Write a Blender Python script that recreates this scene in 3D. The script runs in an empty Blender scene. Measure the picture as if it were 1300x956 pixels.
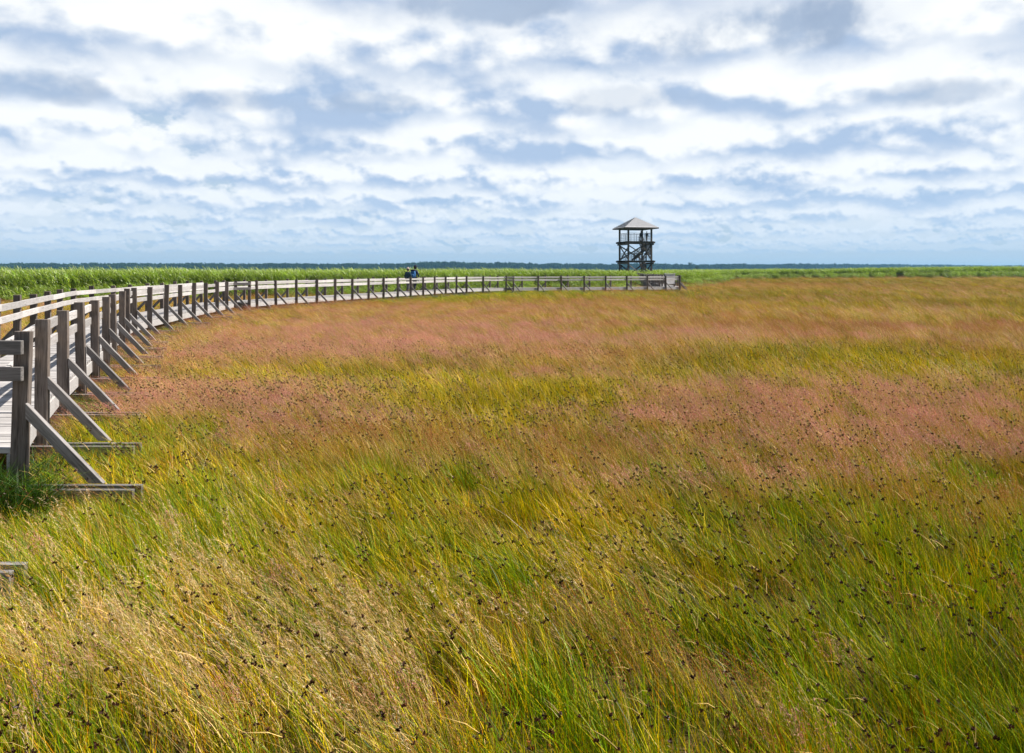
import bpy, bmesh, math, random
import numpy as np
from mathutils import Vector, Matrix
random.seed(4); RNG = np.random.default_rng(11)
sc = bpy.context.scene; COL = sc.collection
R = math.radians
EYE, F, HZ = 2.2, 1010.0, 342.3          # eye height, focal length and horizon row in photo pixels
SUN_EL, SUN_AZ = 53.0, -1.0              # sun straight to the right of the view, a touch behind
DECK_Z = 0.55

def gp(px, py, z=0.35):                  # pixel -> point on the level z
    d = (EYE - z) * F / (py - HZ)
    return ((px - 650) * d / F, d)

# ------------------------------------------------------------------ materials
def nodes(name):
    m = bpy.data.materials.new(name); m.use_nodes = True
    nt = m.node_tree; nt.nodes.clear()
    return m, nt
def N(nt, t, **kw):
    n = nt.nodes.new(t)
    for k, v in kw.items():
        if k.startswith('i_'):
            n.inputs[k[2:].replace('_', ' ')].default_value = v
        else: setattr(n, k, v)
    return n
def L(nt, a, b): nt.links.new(a, b)
def math_n(nt, op, a, b=None, c=None, clamp=False):
    n = nt.nodes.new('ShaderNodeMath'); n.operation = op; n.use_clamp = clamp
    for i, v in enumerate((a, b, c)):
        if v is None: continue
        if isinstance(v, (int, float)): n.inputs[i].default_value = v
        else: nt.links.new(v, n.inputs[i])
    return n.outputs[0]
def mixc(nt, fac, a, b, mode='MIX'):
    n = nt.nodes.new('ShaderNodeMix'); n.data_type = 'RGBA'; n.blend_type = mode
    for s, v in ((n.inputs[0], fac), (n.inputs[6], a), (n.inputs[7], b)):
        if isinstance(v, (int, float)): s.default_value = v
        elif isinstance(v, tuple): s.default_value = v if len(v) == 4 else v + (1,)
        else: nt.links.new(v, s)
    return n.outputs[2]
def ramp(nt, fac, stops):
    n = nt.nodes.new('ShaderNodeValToRGB'); e = n.color_ramp.elements
    while len(e) < len(stops): e.new(.5)
    for q, (p, c) in zip(e, stops):
        q.position = p; q.color = c if len(c) == 4 else c + (1,)
    nt.links.new(fac, n.inputs[0]); return n.outputs[0]

def wood(name, light, dark, grain='z', use_tint=False, rough=.75):
    m, nt = nodes(name)
    tc = N(nt, 'ShaderNodeTexCoord'); oi = N(nt, 'ShaderNodeObjectInfo')
    add = N(nt, 'ShaderNodeVectorMath', operation='ADD')
    src = N(nt, 'ShaderNodeNewGeometry').outputs['Position'] if use_tint else tc.outputs['Object']
    L(nt, src, add.inputs[0])
    off = N(nt, 'ShaderNodeVectorMath', operation='SCALE'); off.inputs[0].default_value = (17, 23, 31)
    L(nt, oi.outputs['Random'], off.inputs['Scale']); L(nt, off.outputs[0], add.inputs[1])
    def tex(sc_, det=4):
        mp = N(nt, 'ShaderNodeMapping')
        mp.inputs['Scale'].default_value = {'z': (sc_, sc_, sc_*.05), 'x': (sc_*.05, sc_, sc_)}[grain]
        L(nt, add.outputs[0], mp.inputs[0])
        t = N(nt, 'ShaderNodeTexNoise'); t.inputs['Scale'].default_value = 1; t.inputs['Detail'].default_value = det
        L(nt, mp.outputs[0], t.inputs['Vector']); return t.outputs[0]
    fine = tex(160); mid = tex(45, 5)
    pn = N(nt, 'ShaderNodeTexNoise'); pn.inputs['Scale'].default_value = 3.5; pn.inputs['Detail'].default_value = 4
    L(nt, add.outputs[0], pn.inputs['Vector'])
    f = math_n(nt, 'ADD', math_n(nt, 'MULTIPLY', fine, .45), math_n(nt, 'MULTIPLY', mid, .55))
    f = math_n(nt, 'ADD', math_n(nt, 'MULTIPLY_ADD', f, 2.4, -.75), math_n(nt, 'MULTIPLY_ADD', pn.outputs[0], .8, -.4), clamp=True)
    col = mixc(nt, f, dark, light)
    # dark checks along the grain
    ck = ramp(nt, tex(85, 2), [(.0, (.3, .26, .24)), (.33, (.3, .26, .24)), (.40, (1, 1, 1)), (1, (1, 1, 1))])
    col = mixc(nt, .55, col, ck, 'MULTIPLY')
    vn = math_n(nt, 'MULTIPLY_ADD', oi.outputs['Random'], .5, .72)
    if use_tint:
        at = N(nt, 'ShaderNodeAttribute', attribute_name='tint'); vn = at.outputs['Fac']
    sc_ = N(nt, 'ShaderNodeVectorMath', operation='SCALE'); L(nt, col, sc_.inputs[0]); L(nt, vn, sc_.inputs['Scale'])
    b = N(nt, 'ShaderNodeBsdfPrincipled'); b.inputs['Roughness'].default_value = rough
    b.inputs['Specular IOR Level'].default_value = .35
    L(nt, sc_.outputs[0], b.inputs['Base Color'])
    bp = N(nt, 'ShaderNodeBump'); bp.inputs['Strength'].default_value = .35; bp.inputs['Distance'].default_value = .004
    L(nt, f, bp.inputs['Height']); L(nt, bp.outputs[0], b.inputs['Normal'])
    o = N(nt, 'ShaderNodeOutputMaterial'); L(nt, b.outputs[0], o.inputs[0]); return m

M = {}
M['post'] = wood('weathered_post_wood', (.23, .19, .165), (.06, .045, .036), 'z')
M['rail'] = wood('silver_rail_wood', (.61, .58, .565), (.37, .34, .32), 'x')
M['brace'] = wood('weathered_brace_wood', (.33, .305, .295), (.12, .108, .10), 'x')
M['deck'] = wood('deck_board_wood', (.50, .475, .46), (.29, .265, .25), 'x', use_tint=True)
M['edge'] = wood('edge_board_wood', (.50, .48, .465), (.30, .275, .26), 'x')
M['tower_wood'] = wood('tower_dark_timber', (.125, .108, .098), (.05, .044, .04), 'z')
M['tower_board'] = wood('tower_board_timber', (.13, .11, .10), (.055, .045, .04), 'x')

def plain(name, c, rough=.8, noise=.25, scale=8, metal=0, spec=.4):
    m, nt = nodes(name)
    tc = N(nt, 'ShaderNodeTexCoord'); t = N(nt, 'ShaderNodeTexNoise'); t.inputs['Scale'].default_value = scale; t.inputs['Detail'].default_value = 5
    L(nt, tc.outputs['Object'], t.inputs['Vector'])
    lo = tuple(v*(1-noise) for v in c); hi = tuple(min(1, v*(1+noise)) for v in c)
    col = mixc(nt, t.outputs[0], lo, hi)
    b = N(nt, 'ShaderNodeBsdfPrincipled'); b.inputs['Roughness'].default_value = rough; b.inputs['Metallic'].default_value = metal
    b.inputs['Specular IOR Level'].default_value = spec
    L(nt, col, b.inputs['Base Color']); o = N(nt, 'ShaderNodeOutputMaterial'); L(nt, b.outputs[0], o.inputs[0]); return m
M['roof'] = plain('pale_roof_boards', (.40, .395, .41), .7, .2, 3)
M['steel'] = plain('grey_rail_steel', (.14, .15, .16), .5, .1, 8, .6)
M['navy'] = plain('navy_cloth', (.012, .018, .04)); M['teal'] = plain('dark_teal_cloth', (.012, .04, .06))
M['blue'] = plain('blue_pack_cloth', (.03, .12, .30)); M['skin'] = plain('skin', (.45, .27, .2), .6, .1)
M['grey_cloth'] = plain('grey_trouser_cloth', (.10, .095, .10)); M['dark_cloth'] = plain('dark_trouser_cloth', (.03, .03, .04))
M['hair'] = plain('brown_hair', (.04, .022, .015)); M['cap'] = plain('pale_cap_cloth', (.36, .29, .26)); M['white'] = plain('white_bag_cloth', (.7, .7, .72))
M['shoe'] = plain('dark_shoe', (.03, .025, .02))

def leafmat(name, trans=.35, patch=.30, spec=.25, rough=.45, gain=.83):
    """thin leaf: colour from the blade's own tint, shifted by plant and by patch of ground"""
    m, nt = nodes(name)
    at = N(nt, 'ShaderNodeAttribute', attribute_name='Col')
    geo = N(nt, 'ShaderNodeNewGeometry')
    t = N(nt, 'ShaderNodeTexNoise'); t.inputs['Scale'].default_value = .45; t.inputs['Detail'].default_value = 4
    L(nt, geo.outputs['Position'], t.inputs['Vector'])
    hs = N(nt, 'ShaderNodeHueSaturation'); L(nt, at.outputs['Color'], hs.inputs['Color'])
    oi = N(nt, 'ShaderNodeObjectInfo')
    v = math_n(nt, 'MULTIPLY', math_n(nt, 'MULTIPLY_ADD', t.outputs[0], patch*2, 1 - patch), gain)
    v = math_n(nt, 'MULTIPLY', v, math_n(nt, 'MULTIPLY_ADD', oi.outputs['Random'], .6, .70))
    L(nt, v, hs.inputs['Value'])
    hs.inputs['Saturation'].default_value = 1.07
    col = hs.outputs[0]
    b = N(nt, 'ShaderNodeBsdfPrincipled'); b.inputs['Roughness'].default_value = rough; b.inputs['Specular IOR Level'].default_value = spec
    L(nt, col, b.inputs['Base Color'])
    tr = N(nt, 'ShaderNodeBsdfTranslucent'); L(nt, col, tr.inputs[0])
    mx = N(nt, 'ShaderNodeMixShader'); mx.inputs[0].default_value = trans
    L(nt, b.outputs[0], mx.inputs[1]); L(nt, tr.outputs[0], mx.inputs[2])
    o = N(nt, 'ShaderNodeOutputMaterial'); L(nt, mx.outputs[0], o.inputs[0]); return m
M['blade'] = leafmat('grass_blades', .27, .38); M['reed'] = leafmat('reed_leaves', .35, .5, .5, .35, .72)
M['head'] = leafmat('seed_heads', .15, .15, .1, .8)

# ------------------------------------------------------------------ object helpers
def tag(o, label=None, cat=None, group=None, kind=None):
    for k, v in (('label', label), ('category', cat), ('group', group), ('kind', kind)):
        if v: o[k] = v
    return o
def empty(name, loc, rz=0):
    o = bpy.data.objects.new(name, None); COL.objects.link(o); o.location = loc; o.rotation_euler = (0, 0, rz)
    o.empty_display_size = .2; return o
def link(name, me, parent=None, loc=(0, 0, 0), rot=None):
    o = bpy.data.objects.new(name, me); COL.objects.link(o); o.parent = parent; o.location = loc
    if rot is not None: o.rotation_euler = rot
    return o
def box_bm(bm, c, s, mat=None, bev=0):
    r = bmesh.ops.create_cube(bm, size=1)
    vs = r['verts']
    bmesh.ops.scale(bm, vec=s, verts=vs)
    if bev:
        es = list({e for v in vs for e in v.link_edges})
        rr = bmesh.ops.bevel(bm, geom=es, offset=bev, segments=1, affect='EDGES')
        vs = list({v for f in rr['faces'] for v in f.verts} | {v for v in vs if v.is_valid})
    if mat is not None: bmesh.ops.transform(bm, matrix=mat, verts=vs)
    bmesh.ops.translate(bm, vec=c, verts=vs)
def mesh_of(bm, name, mat):
    me = bpy.data.meshes.new(name); bm.to_mesh(me); bm.free(); me.materials.append(mat); return me
def box_mesh(name, s, mat, bev=.006, c=(0, 0, 0)):
    bm = bmesh.new(); box_bm(bm, c, s, bev=bev); return mesh_of(bm, name, mat)
def beam(name, a, b, w, h, mat, parent=None, origin=Vector((0, 0, 0)), bev=.005, roll_up=True):
    """square timber from a to b (world), w across, h up; local x along the grain"""
    a, b = Vector(a), Vector(b); d = b - a
    me = box_mesh(name, (d.length, w, h), mat, bev)
    o = link(name, me, parent, (a + b)/2 - origin)
    x = d.normalized(); y = Vector((0, 0, 1)).cross(x)
    y = y.normalized() if y.length > 1e-4 else Vector((0, 1, 0)); z = x.cross(y)
    o.rotation_mode = 'QUATERNION'
    o.rotation_quaternion = Matrix((x, y, z)).transposed().to_quaternion(); return o
def beam_bm(bm, a, b, w, h, bev=0):
    a, b = Vector(a), Vector(b); d = b - a; x = d.normalized(); y = Vector((0, 0, 1)).cross(x)
    y = y.normalized() if y.length > 1e-4 else Vector((0, 1, 0)); z = x.cross(y)
    box_bm(bm, (a + b)/2, (d.length, w, h), Matrix((x, y, z)).transposed().to_4x4(), bev)

# ------------------------------------------------------------------ boardwalk line (front posts)
FR = [(-4.55,7.33),(-5.41,9.15),(-6.26,11.1),(-7.02,12.99),(-7.77,14.84),(-8.52,16.69),(-9.27,18.54),(-10.0,20.39),
 (-10.76,22.25),(-11.45,24.15),(-11.89,26.09),(-12.2,28.04),(-12.51,29.99),(-12.79,31.95),(-13.06,33.92),(-13.31,35.89),(-13.58,37.86),(-13.86,39.84),
 (-13.2,39.96),(-13.16,41.07),(-12.77,43.05),(-12.18,44.99),(-11.5,46.91),(-10.85,48.82),(-10.18,50.73),(-9.48,52.62),(-8.8,54.51),(-8.1,56.4),
 (-7.42,58.29),(-6.71,60.17),(-6.02,62.05),(-5.32,63.93),(-4.6,65.8),(-3.85,67.7),(-2.54,70.1),(-.53,71.5)]
for x, d in zip((652,683,712.5,741.7,769,796,822,845.5,863), (71.6,72.2,72.8,73.4,74,74.6,75.2,75.8,76.3)):
    FR.append(((x-650)*d/F, d))
NF = len(FR)                                   # 45
for k in range(27): FR.append((16.55 + .155*k, 78.3 + 2.0*k))
def frame_dir(i):                              # direction of the cross frames
    if i >= NF: a = 0
    elif i <= 16: a = 0
    elif i <= 30: a = -11
    elif i <= 36: a = -11 - 26*(i-30)/6
    else: a = -37
    return Vector((math.cos(R(a)), math.sin(R(a)), 0))
W = 1.87
FRONT = [Vector((x, y, 0)) for x, y in FR]
FD = [frame_dir(i) for i in range(len(FR))]
BACK = [p - d*(W if i < 31 else W-.1) for i, (p, d) in enumerate(zip(FRONT, FD))]
BACK[44] = Vector((14.35, 77.3, 0))
NEARF = [Vector((-4.42+.0, 5.35, 0)), Vector((-3.85, 3.45, 0)), Vector((-3.5, 1.5, 0)), Vector((-3.5, -.5, 0)), Vector((-3.7, -2.5, 0))]
JOG0 = Vector((-5.22, 7.33, 0))
NB = [p - Vector((W, 0, 0)) for p in NEARF]

POST_ME = {}
def post_mesh(k):
    if k not in POST_ME:
        bm = bmesh.new(); h = 1.78 + .02*k
        box_bm(bm, (0, 0, h/2 - .15), (.155, .055, h), bev=.006)
        POST_ME[k] = mesh_of(bm, 'post', M['post'])
    return POST_ME[k]
SILL_ME = {}
BRACE_TILT = math.atan2(.74, .721)
def sill_mesh():
    if 's' not in SILL_ME:
        bm = bmesh.new()
        for s in (-1, 1): box_bm(bm, (.0 if s > 0 else -.03, s*.054, .0 if s > 0 else -.014), (1.5, .05, .21), bev=.004)
        SILL_ME['s'] = mesh_of(bm, 'ground_sill', M['brace'])
        # plank brace, cut upright against the post and level on the sill; local x runs along the grain
        bm = bmesh.new(); cf, sf = math.cos(BRACE_TILT), math.sin(BRACE_TILT)
        pl = [(.079, .975), (.079, .835), (.66, .235), (.80, .235)]
        ring = [[bm.verts.new((x*cf - z*sf, y, x*sf + z*cf)) for x, z in pl] for y in (-.024, .024)]
        bm.faces.new(ring[0]); bm.faces.new(ring[1][::-1])
        for k in range(4): bm.faces.new((ring[0][(k+1) % 4], ring[0][k], ring[1][k], ring[1][(k+1) % 4]))
        bmesh.ops.recalc_face_normals(bm, faces=bm.faces)
        bmesh.ops.bevel(bm, geom=list(bm.edges), offset=.004, segments=1, affect='EDGES')
        SILL_ME['b'] = mesh_of(bm, 'brace', M['brace'])
    return SILL_ME
sill_mesh()

def railing(label, pts, dirs, side, brace=True, jogs=(), skip_brace=(), skip_post=(), extra=None):
    """side=+1: the rail stands on the +frame side of the deck (rails on its inner face)"""
    root = empty('timber_railing', (pts[0].x, pts[0].y, 0)); O = Vector((pts[0].x, pts[0].y, 0))
    tag(root, label, 'railing', 'timber railings along the boardwalk')
    n = len(pts)
    for i, (p, d) in enumerate(zip(pts, dirs)):
        a = math.atan2(d.y, d.x)
        if i not in skip_post:
            k = random.randint(0, 2)
            link('post', post_mesh(k), root, p - O, (random.gauss(0, .011), random.gauss(0, .011), a + random.gauss(0, .03)))
            if brace and i not in skip_brace:
                s = side
                link('brace', SILL_ME['b'], root, p - O, (0, BRACE_TILT, a if s > 0 else a + math.pi))
                link('ground_sill', SILL_ME['s'], root, p + d*(s*.37) + Vector((0, 0, .10+random.uniform(-.018, .008))) - O, (0, 0, a))
    for i in range(n-1):
        if extra is not None and i in extra.get('norail', ()): continue
        p, q = pts[i], pts[i+1]; t = (q-p); 
        jog = i in jogs
        inn = -(dirs[i] + dirs[i+1]).normalized()*side*(.098)
        if jog: inn = Vector((t.y, -t.x, 0)).normalized()*.055
        ext = t.normalized()*(.075 if jog else 0)
        for z0, z1 in ((.87, 1.0), (.635, .765)):
            if jog: z0 -= .0; z1 -= .0
            a = p + inn - ext; b = q + inn + ext; zz = DECK_Z + (z0+z1)/2 + random.uniform(-.006, .006)
            beam('rail', (a.x, a.y, zz), (b.x, b.y, zz + random.uniform(-.006, .006)), .045, z1-z0, M['rail'] if not jog else M['brace'], root, O)  # cross-bay rails take the darker brace wood: their shade is put into the colour
    return root

railing('grey timber railing whose braces reach the ground sills at the bottom left picture edge', [JOG0] + NEARF, [FD[0]]*6, 1, skip_brace=(0,))
railing('grey railing with slanting meadow side braces, from the big left post to first cross bay',
        [JOG0] + FRONT[0:18], [FD[0]] + FD[0:18], 1, jogs=(0,), skip_post=(0,))
railing('front railing of the middle stretch of boardwalk, between the cross bays, passing the two walkers',
        FRONT[17:36], FD[17:36], 1, jogs=(0,), skip_post=(0,), skip_brace=(1,))
railing('front railing of the far straight stretch in line below the tower, ending at the corner',
        FRONT[35:45], FD[35:45], 1, jogs=(0,), skip_post=(0,))
railing('right hand railing of the last stretch, running away behind the corner toward the tower',
        FRONT[44:], FD[44:], 1, skip_post=(0,))
railing('reed side railing beside the camera, outside the left picture edge', NB, [FD[0]]*5, -1)
railing('reed side railing of the nearest visible stretch with two long pale curving rails', BACK[0:18], FD[0:18], -1)
railing('reed side railing of the middle stretch of boardwalk, behind the two walkers', BACK[18:36], FD[18:36], -1)
railing('reed side railing of the far straight stretch in line below the tower', BACK[36:45], FD[36:45], -1)
railing('left hand railing of the last stretch, running away toward the tower', BACK[45:], FD[45:], -1)

# deck
dk = empty('boardwalk', (FRONT[0].x, FRONT[0].y, 0)); DO = Vector((FRONT[0].x, FRONT[0].y, 0))
tag(dk, 'long curving boardwalk of weathered grey planks across the marsh', 'boardwalk')
def deck_runs():
    runs = []
    runs.append(([JOG0 + Vector((0, -.02, 0))] + NEARF, [JOG0 - Vector((W, .02, 0))] + NB, [FD[0]]*6))
    runs.append((FRONT[0:18], BACK[0:18], FD[0:18]))
    runs.append((FRONT[18:36], BACK[18:36], FD[18:36]))
    runs.append((FRONT[36:45], BACK[36:45], FD[36:45]))
    runs.append((FRONT[44:], BACK[44:], FD[44:]))
    return runs
bm = bmesh.new(); tl = bm.verts.layers.float.new('tint')
eb = bmesh.new(); jb = bmesh.new()
for fr, bk, dd in deck_runs():
    for i in range(len(fr)-1):
        fi = [fr[i] - dd[i]*.085, fr[i+1] - dd[i+1]*.085]; bi = [bk[i] + dd[i]*.085, bk[i+1] + dd[i+1]*.085]
        ln = max((fi[1]-fi[0]).length, (bi[1]-bi[0]).length); n = max(2, int(round(ln/.145)))
        for k in range(n):
            t0, t1 = (k+.04)/n, (k+.96)/n
            q = [bi[0].lerp(bi[1], t0), fi[0].lerp(fi[1], t0), fi[0].lerp(fi[1], t1), bi[0].lerp(bi[1], t1)]
            zt = DECK_Z + random.uniform(-.003, .003); j = random.uniform(0, .012)
            tv = random.choice((.8, .9, .95, 1, 1.05, 1.12, 1.2)) * random.uniform(.95, 1.05)
            up = [bm.verts.new((v.x + j, v.y, zt)) for v in q]; dn = [bm.verts.new((v.x + j, v.y, zt-.045)) for v in q]
            for v in up+dn: v[tl] = tv
            area = (q[1]-q[0]).cross(q[2]-q[1]).z
            fs = [up, dn[::-1]] + [[up[a], dn[a], dn[(a+1) % 4], up[(a+1) % 4]] for a in range(4)]
            for f in fs: bm.faces.new(f if area > 0 else f[::-1])
        for a, b in (fi, bi):
            s = 1 if a is fi[0] else -1
            e0 = a + dd[i]*s*.005; e1 = b + dd[i+1]*s*.005
            beam_bm(eb, (e0.x, e0.y, DECK_Z-.05-.105), (e1.x, e1.y, DECK_Z-.05-.105), .045, .20, .003)
            c0 = a - dd[i]*s*.5; c1 = b - dd[i+1]*s*.5
            beam_bm(jb, (c0.x, c0.y, DECK_Z-.055-.075), (c1.x, c1.y, DECK_Z-.055-.075), .06, .14)
bm.normal_update()
bmesh.ops.recalc_face_normals(bm, faces=bm.faces)
link('deck', mesh_of(bm, 'deck', M['deck']), dk).location = -DO
link('edge_board', mesh_of(eb, 'edge_board', M['edge']), dk).location = -DO
link('joist', mesh_of(jb, 'joist', M['brace']), dk).location = -DO

# ------------------------------------------------------------------ ground
def ground():
    # finer rows near the camera, one sheet to the horizon
    xs = [-5000, -2500, -1200, -600, -300, -150, -80] + list(range(-50, 51, 4)) + [80, 150, 300, 600, 1200, 2500, 5000]
    ys = [-5000, -2000, -600, -150, -40] + list(range(-8, 100, 4)) + [120, 160, 200, 300, 500, 900, 1600, 3000, 5000]
    bm = bmesh.new(); g = []
    for y in ys:
        g.append([bm.verts.new((x, y, random.uniform(-.03, .03) if abs(x) < 60 and -10 < y < 100 else 0)) for x in xs])
    for j in range(len(ys)-1):
        for i in range(len(xs)-1): bm.faces.new((g[j][i], g[j][i+1], g[j+1][i+1], g[j+1][i]))
    m, nt = nodes('marsh_soil')
    geo = N(nt, 'ShaderNodeNewGeometry')
    def tx(s, d=6):
        t = N(nt, 'ShaderNodeTexNoise'); t.inputs['Scale'].default_value = s; t.inputs['Detail'].default_value = d
        L(nt, geo.outputs['Position'], t.inputs['Vector']); return t.outputs[0]
    c = ramp(nt, tx(1.2), [(.3, (.045, .04, .012)), (.5, (.10, .075, .02)), (.62, (.15, .085, .04)), (.75, (.09, .10, .02))])
    c2 = ramp(nt, tx(30), [(.3, (.5, .5, .5)), (.7, (1.3, 1.3, 1.3))])
    c = mixc(nt, 1.0, c, c2, 'MULTIPLY')
    sx = N(nt, 'ShaderNodeSeparateXYZ'); L(nt, geo.outputs['Position'], sx.inputs[0])
    far = math_n(nt, 'MULTIPLY_ADD', sx.outputs['Y'], 1/60, -150/60, clamp=True)
    cf = ramp(nt, tx(.02), [(.35, (.05, .09, .015)), (.65, (.09, .13, .02))])
    c = mixc(nt, far, c, cf)
    b = N(nt, 'ShaderNodeBsdfPrincipled'); b.inputs['Roughness'].default_value = .95; b.inputs['Specular IOR Level'].default_value = .1
    L(nt, c, b.inputs['Base Color'])
    bp = N(nt, 'ShaderNodeBump'); bp.inputs['Distance'].default_value = .05; L(nt, tx(25), bp.inputs['Height']); L(nt, bp.outputs[0], b.inputs['Normal'])
    o = N(nt, 'ShaderNodeOutputMaterial'); L(nt, b.outputs[0], o.inputs[0])
    tag(link('ground', mesh_of(bm, 'ground', m)), 'flat marsh ground under the grass', 'ground', None, 'structure')
ground()

# ------------------------------------------------------------------ plant templates
def mesh_np(name, V, Fc, C, mat):
    me = bpy.data.meshes.new(name)
    nv, nf = len(V), len(Fc)
    me.vertices.add(nv); me.vertices.foreach_set('co', V.astype(np.float32).ravel())
    me.loops.add(nf*4); me.loops.foreach_set('vertex_index', Fc.astype(np.int32).ravel())
    me.polygons.add(nf); me.polygons.foreach_set('loop_start', np.arange(0, nf*4, 4, dtype=np.int32))
    me.update(calc_edges=True)
    at = me.color_attributes.new('Col', 'FLOAT_COLOR', 'POINT')
    c4 = np.ones((nv, 4), np.float32); c4[:, :3] = C; at.data.foreach_set('color', c4.ravel())
    me.materials.append(mat); return me
def blades(n, rad, h0, h1, w0, w1, lean, leanv, cols, wts, rng, seg=3, tipcol=None, curl=.5, base_h=0.0):
    """ribbons; lean = mean sideways drift toward -x per unit height"""
    r = rad*np.sqrt(rng.random(n)); th = rng.random(n)*2*np.pi
    b = np.stack([r*np.cos(th), r*np.sin(th), np.full(n, base_h)], 1)
    h = rng.uniform(h0, h1, n); w = rng.uniform(w0, w1, n)
    lx = -(lean + rng.normal(0, leanv, n)); ly = rng.normal(-.05, leanv*.8, n)
    t = np.linspace(0, 1, seg+1)
    yaw = rng.random(n)*np.pi; wd = np.stack([np.cos(yaw), np.sin(yaw), np.zeros(n)], 1)
    cl = np.array(cols)[rng.choice(len(cols), n, p=np.array(wts)/sum(wts))]
    cl = cl*np.exp(rng.normal(0, .33, (n, 1)))
    V = []; C = []
    for k, tt in enumerate(t):
        ex = tt**(1+curl)
        ctr = b + np.stack([lx*h*ex, ly*h*ex, h*tt*(1 - .12*tt*np.abs(lx))], 1)
        ww = (w*(1 - tt**2*.97))[:, None]
        V.append(ctr - wd*ww/2); V.append(ctr + wd*ww/2)
        cc = cl if tipcol is None else cl*(1-tt**2*.7) + np.array(tipcol)*(tt**2*.7)
        C.append(cc); C.append(cc)
    V = np.stack(V, 1).reshape(-1, 3); C = np.stack(C, 1).reshape(-1, 3)
    base = (np.arange(n)*2*(seg+1))[:, None, None]
    q = np.stack([np.array([2*k, 2*k+1, 2*k+3, 2*k+2]) for k in range(seg)])[None]
    tips = b + np.stack([lx*h, ly*h, h*(1-.12*np.abs(lx))], 1)
    return V, (base+q).reshape(-1, 4), C, tips, np.stack([lx, ly], 1)
def bits(ctr, axis, ln, wd, col, rng, flat=False):
    """small slender spikelets at ctr along axis"""
    n = len(ctr)
    ax = axis/np.linalg.norm(axis, axis=1, keepdims=True)
    s = rng.normal(0, 1, (n, 3)); s -= ax*(s*ax).sum(1, keepdims=True); s /= np.linalg.norm(s, axis=1, keepdims=True)
    ln = np.broadcast_to(np.asarray(ln), (n,))[:, None]; wd = np.broadcast_to(np.asarray(wd), (n,))[:, None]
    V = np.stack([ctr - ax*ln/2, ctr + s*wd/2, ctr + ax*ln/2, ctr - s*wd/2], 1).reshape(-1, 3)
    Fc = (np.arange(n)*4)[:, None] + np.array([0, 1, 2, 3])[None]
    return V, Fc, np.repeat(col, 4, 0)
def panicles(tips, lean, length, per, spread, ln, wd, cols, rng):
    n = len(tips); idx = np.repeat(np.arange(n), per); u = rng.random(n*per)
    ax = np.stack([lean[:, 0], lean[:, 1], np.full(n, .75)], 1); ax /= np.linalg.norm(ax, axis=1, keepdims=True)
    ctr = tips[idx] + ax[idx]*((u-.35)*length)[:, None] + rng.normal(0, 1, (n*per, 3))*(spread*(1.05-u))[:, None]
    axis = ax[idx] + rng.normal(0, .55, (n*per, 3))
    pc = np.array(cols)[rng.integers(0, len(cols), n)][idx]*rng.uniform(.75, 1.25, (n*per, 1))
    return bits(ctr, axis, rng.uniform(.6, 1.4, n*per)*ln, rng.uniform(.7, 1.3, n*per)*wd, pc, rng)
def joinm(*ps):
    V = []; Fc = []; C = []; o = 0
    for v, f, c in ps: V.append(v); Fc.append(f+o); C.append(c); o += len(v)
    return np.concatenate(V), np.concatenate(Fc), np.concatenate(C)

YEL = (.72, .50, .012); YG = (.42, .39, .010); GRN = (.17, .28, .010); DGR = (.045, .10, .008); ORG = (.55, .22, .02)
STR = (.74, .52, .22); BRN = (.22, .10, .03); PAL = (.74, .68, .52); OLV = (.22, .17, .02)
PK = [(.62, .225, .195), (.56, .27, .19), (.70, .39, .30)]; GLD = [(.78, .50, .25), (.66, .38, .17), (.85, .66, .42)]
RB = [(.40, .155, .05), (.33, .11, .045), (.48, .22, .08)]
def T_grass(rng, cols, wts, n=74, h=(.16, .44), lean=.42):
    a = blades(n, .17, h[0], h[1], .0024, .0062, lean, .30, cols, wts, rng); return a[:3]
def T_pan(rng, hc, bc, bw, n=24, nb=50, h=(.34, .52), lean=.6, plen=.13, per=22, spr=.012, ln=.012, wd=.0028, sc_=STR):
    a = blades(nb, .17, .18, h[1]*.85, .0025, .005, lean*.8, .22, bc, bw, rng)
    s = blades(n, .16, h[0], h[1], .0012, .002, lean, .14, [sc_], [1], rng, seg=2)
    p = panicles(s[3], s[4], plen, per, spr, ln, wd, hc, rng)
    return joinm(a[:3], s[:3], p)
def T_sedge(rng, n=4):
    s = blades(n, .15, .38, .56, .002, .003, .35, .2, [BRN, (.07, .05, .02), GRN], [2, 2, 1], rng, seg=3)
    Vs = [s[:3]]
    per = 5; idx = np.repeat(np.arange(n), per)
    ctr = s[3][idx] + rng.normal(0, .0045, (n*per, 3))
    cl = np.tile(np.array([[.05, .018, .009]]), (n*per, 1))*rng.uniform(.6, 2.0, (n*per, 1))
    for k in range(2):
        Vs.append(bits(ctr, rng.normal(0, 1, (n*per, 3)) + np.array([-.4, 0, .6]), .021, .0105, cl, rng))
    # bracts
    br = blades(n*2, 0, .05, .11, .002, .003, .9, .5, [GRN, STR], [1, 1], rng, seg=2)
    off = s[3][np.repeat(np.arange(n), 2)]
    Vb = br[0].reshape(n*2, -1, 3) + off[:, None, :]
    Vs.append((Vb.reshape(-1, 3), br[1], br[2]))
    return joinm(*Vs)
def T_broad(rng):
    a = blades(110, .22, .35, .75, .008, .014, .55, .45, [DGR, (.025, .06, .008), GRN, BRN], [5, 5, 1.4, .8], rng, seg=5, curl=1.2); return a[:3]
def T_dry(rng):
    a = blades(2, .1, .28, .45, .003, .005, .7, .4, [PAL], [1], rng, seg=3, curl=.8); return a[:3]
def T_litter(rng):
    a = blades(60, .2, .06, .25, .003, .006, .8, .9, [STR, BRN, (.3, .2, .1), GRN], [3, 4, 3, 1.5], rng); return a[:3]

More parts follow.
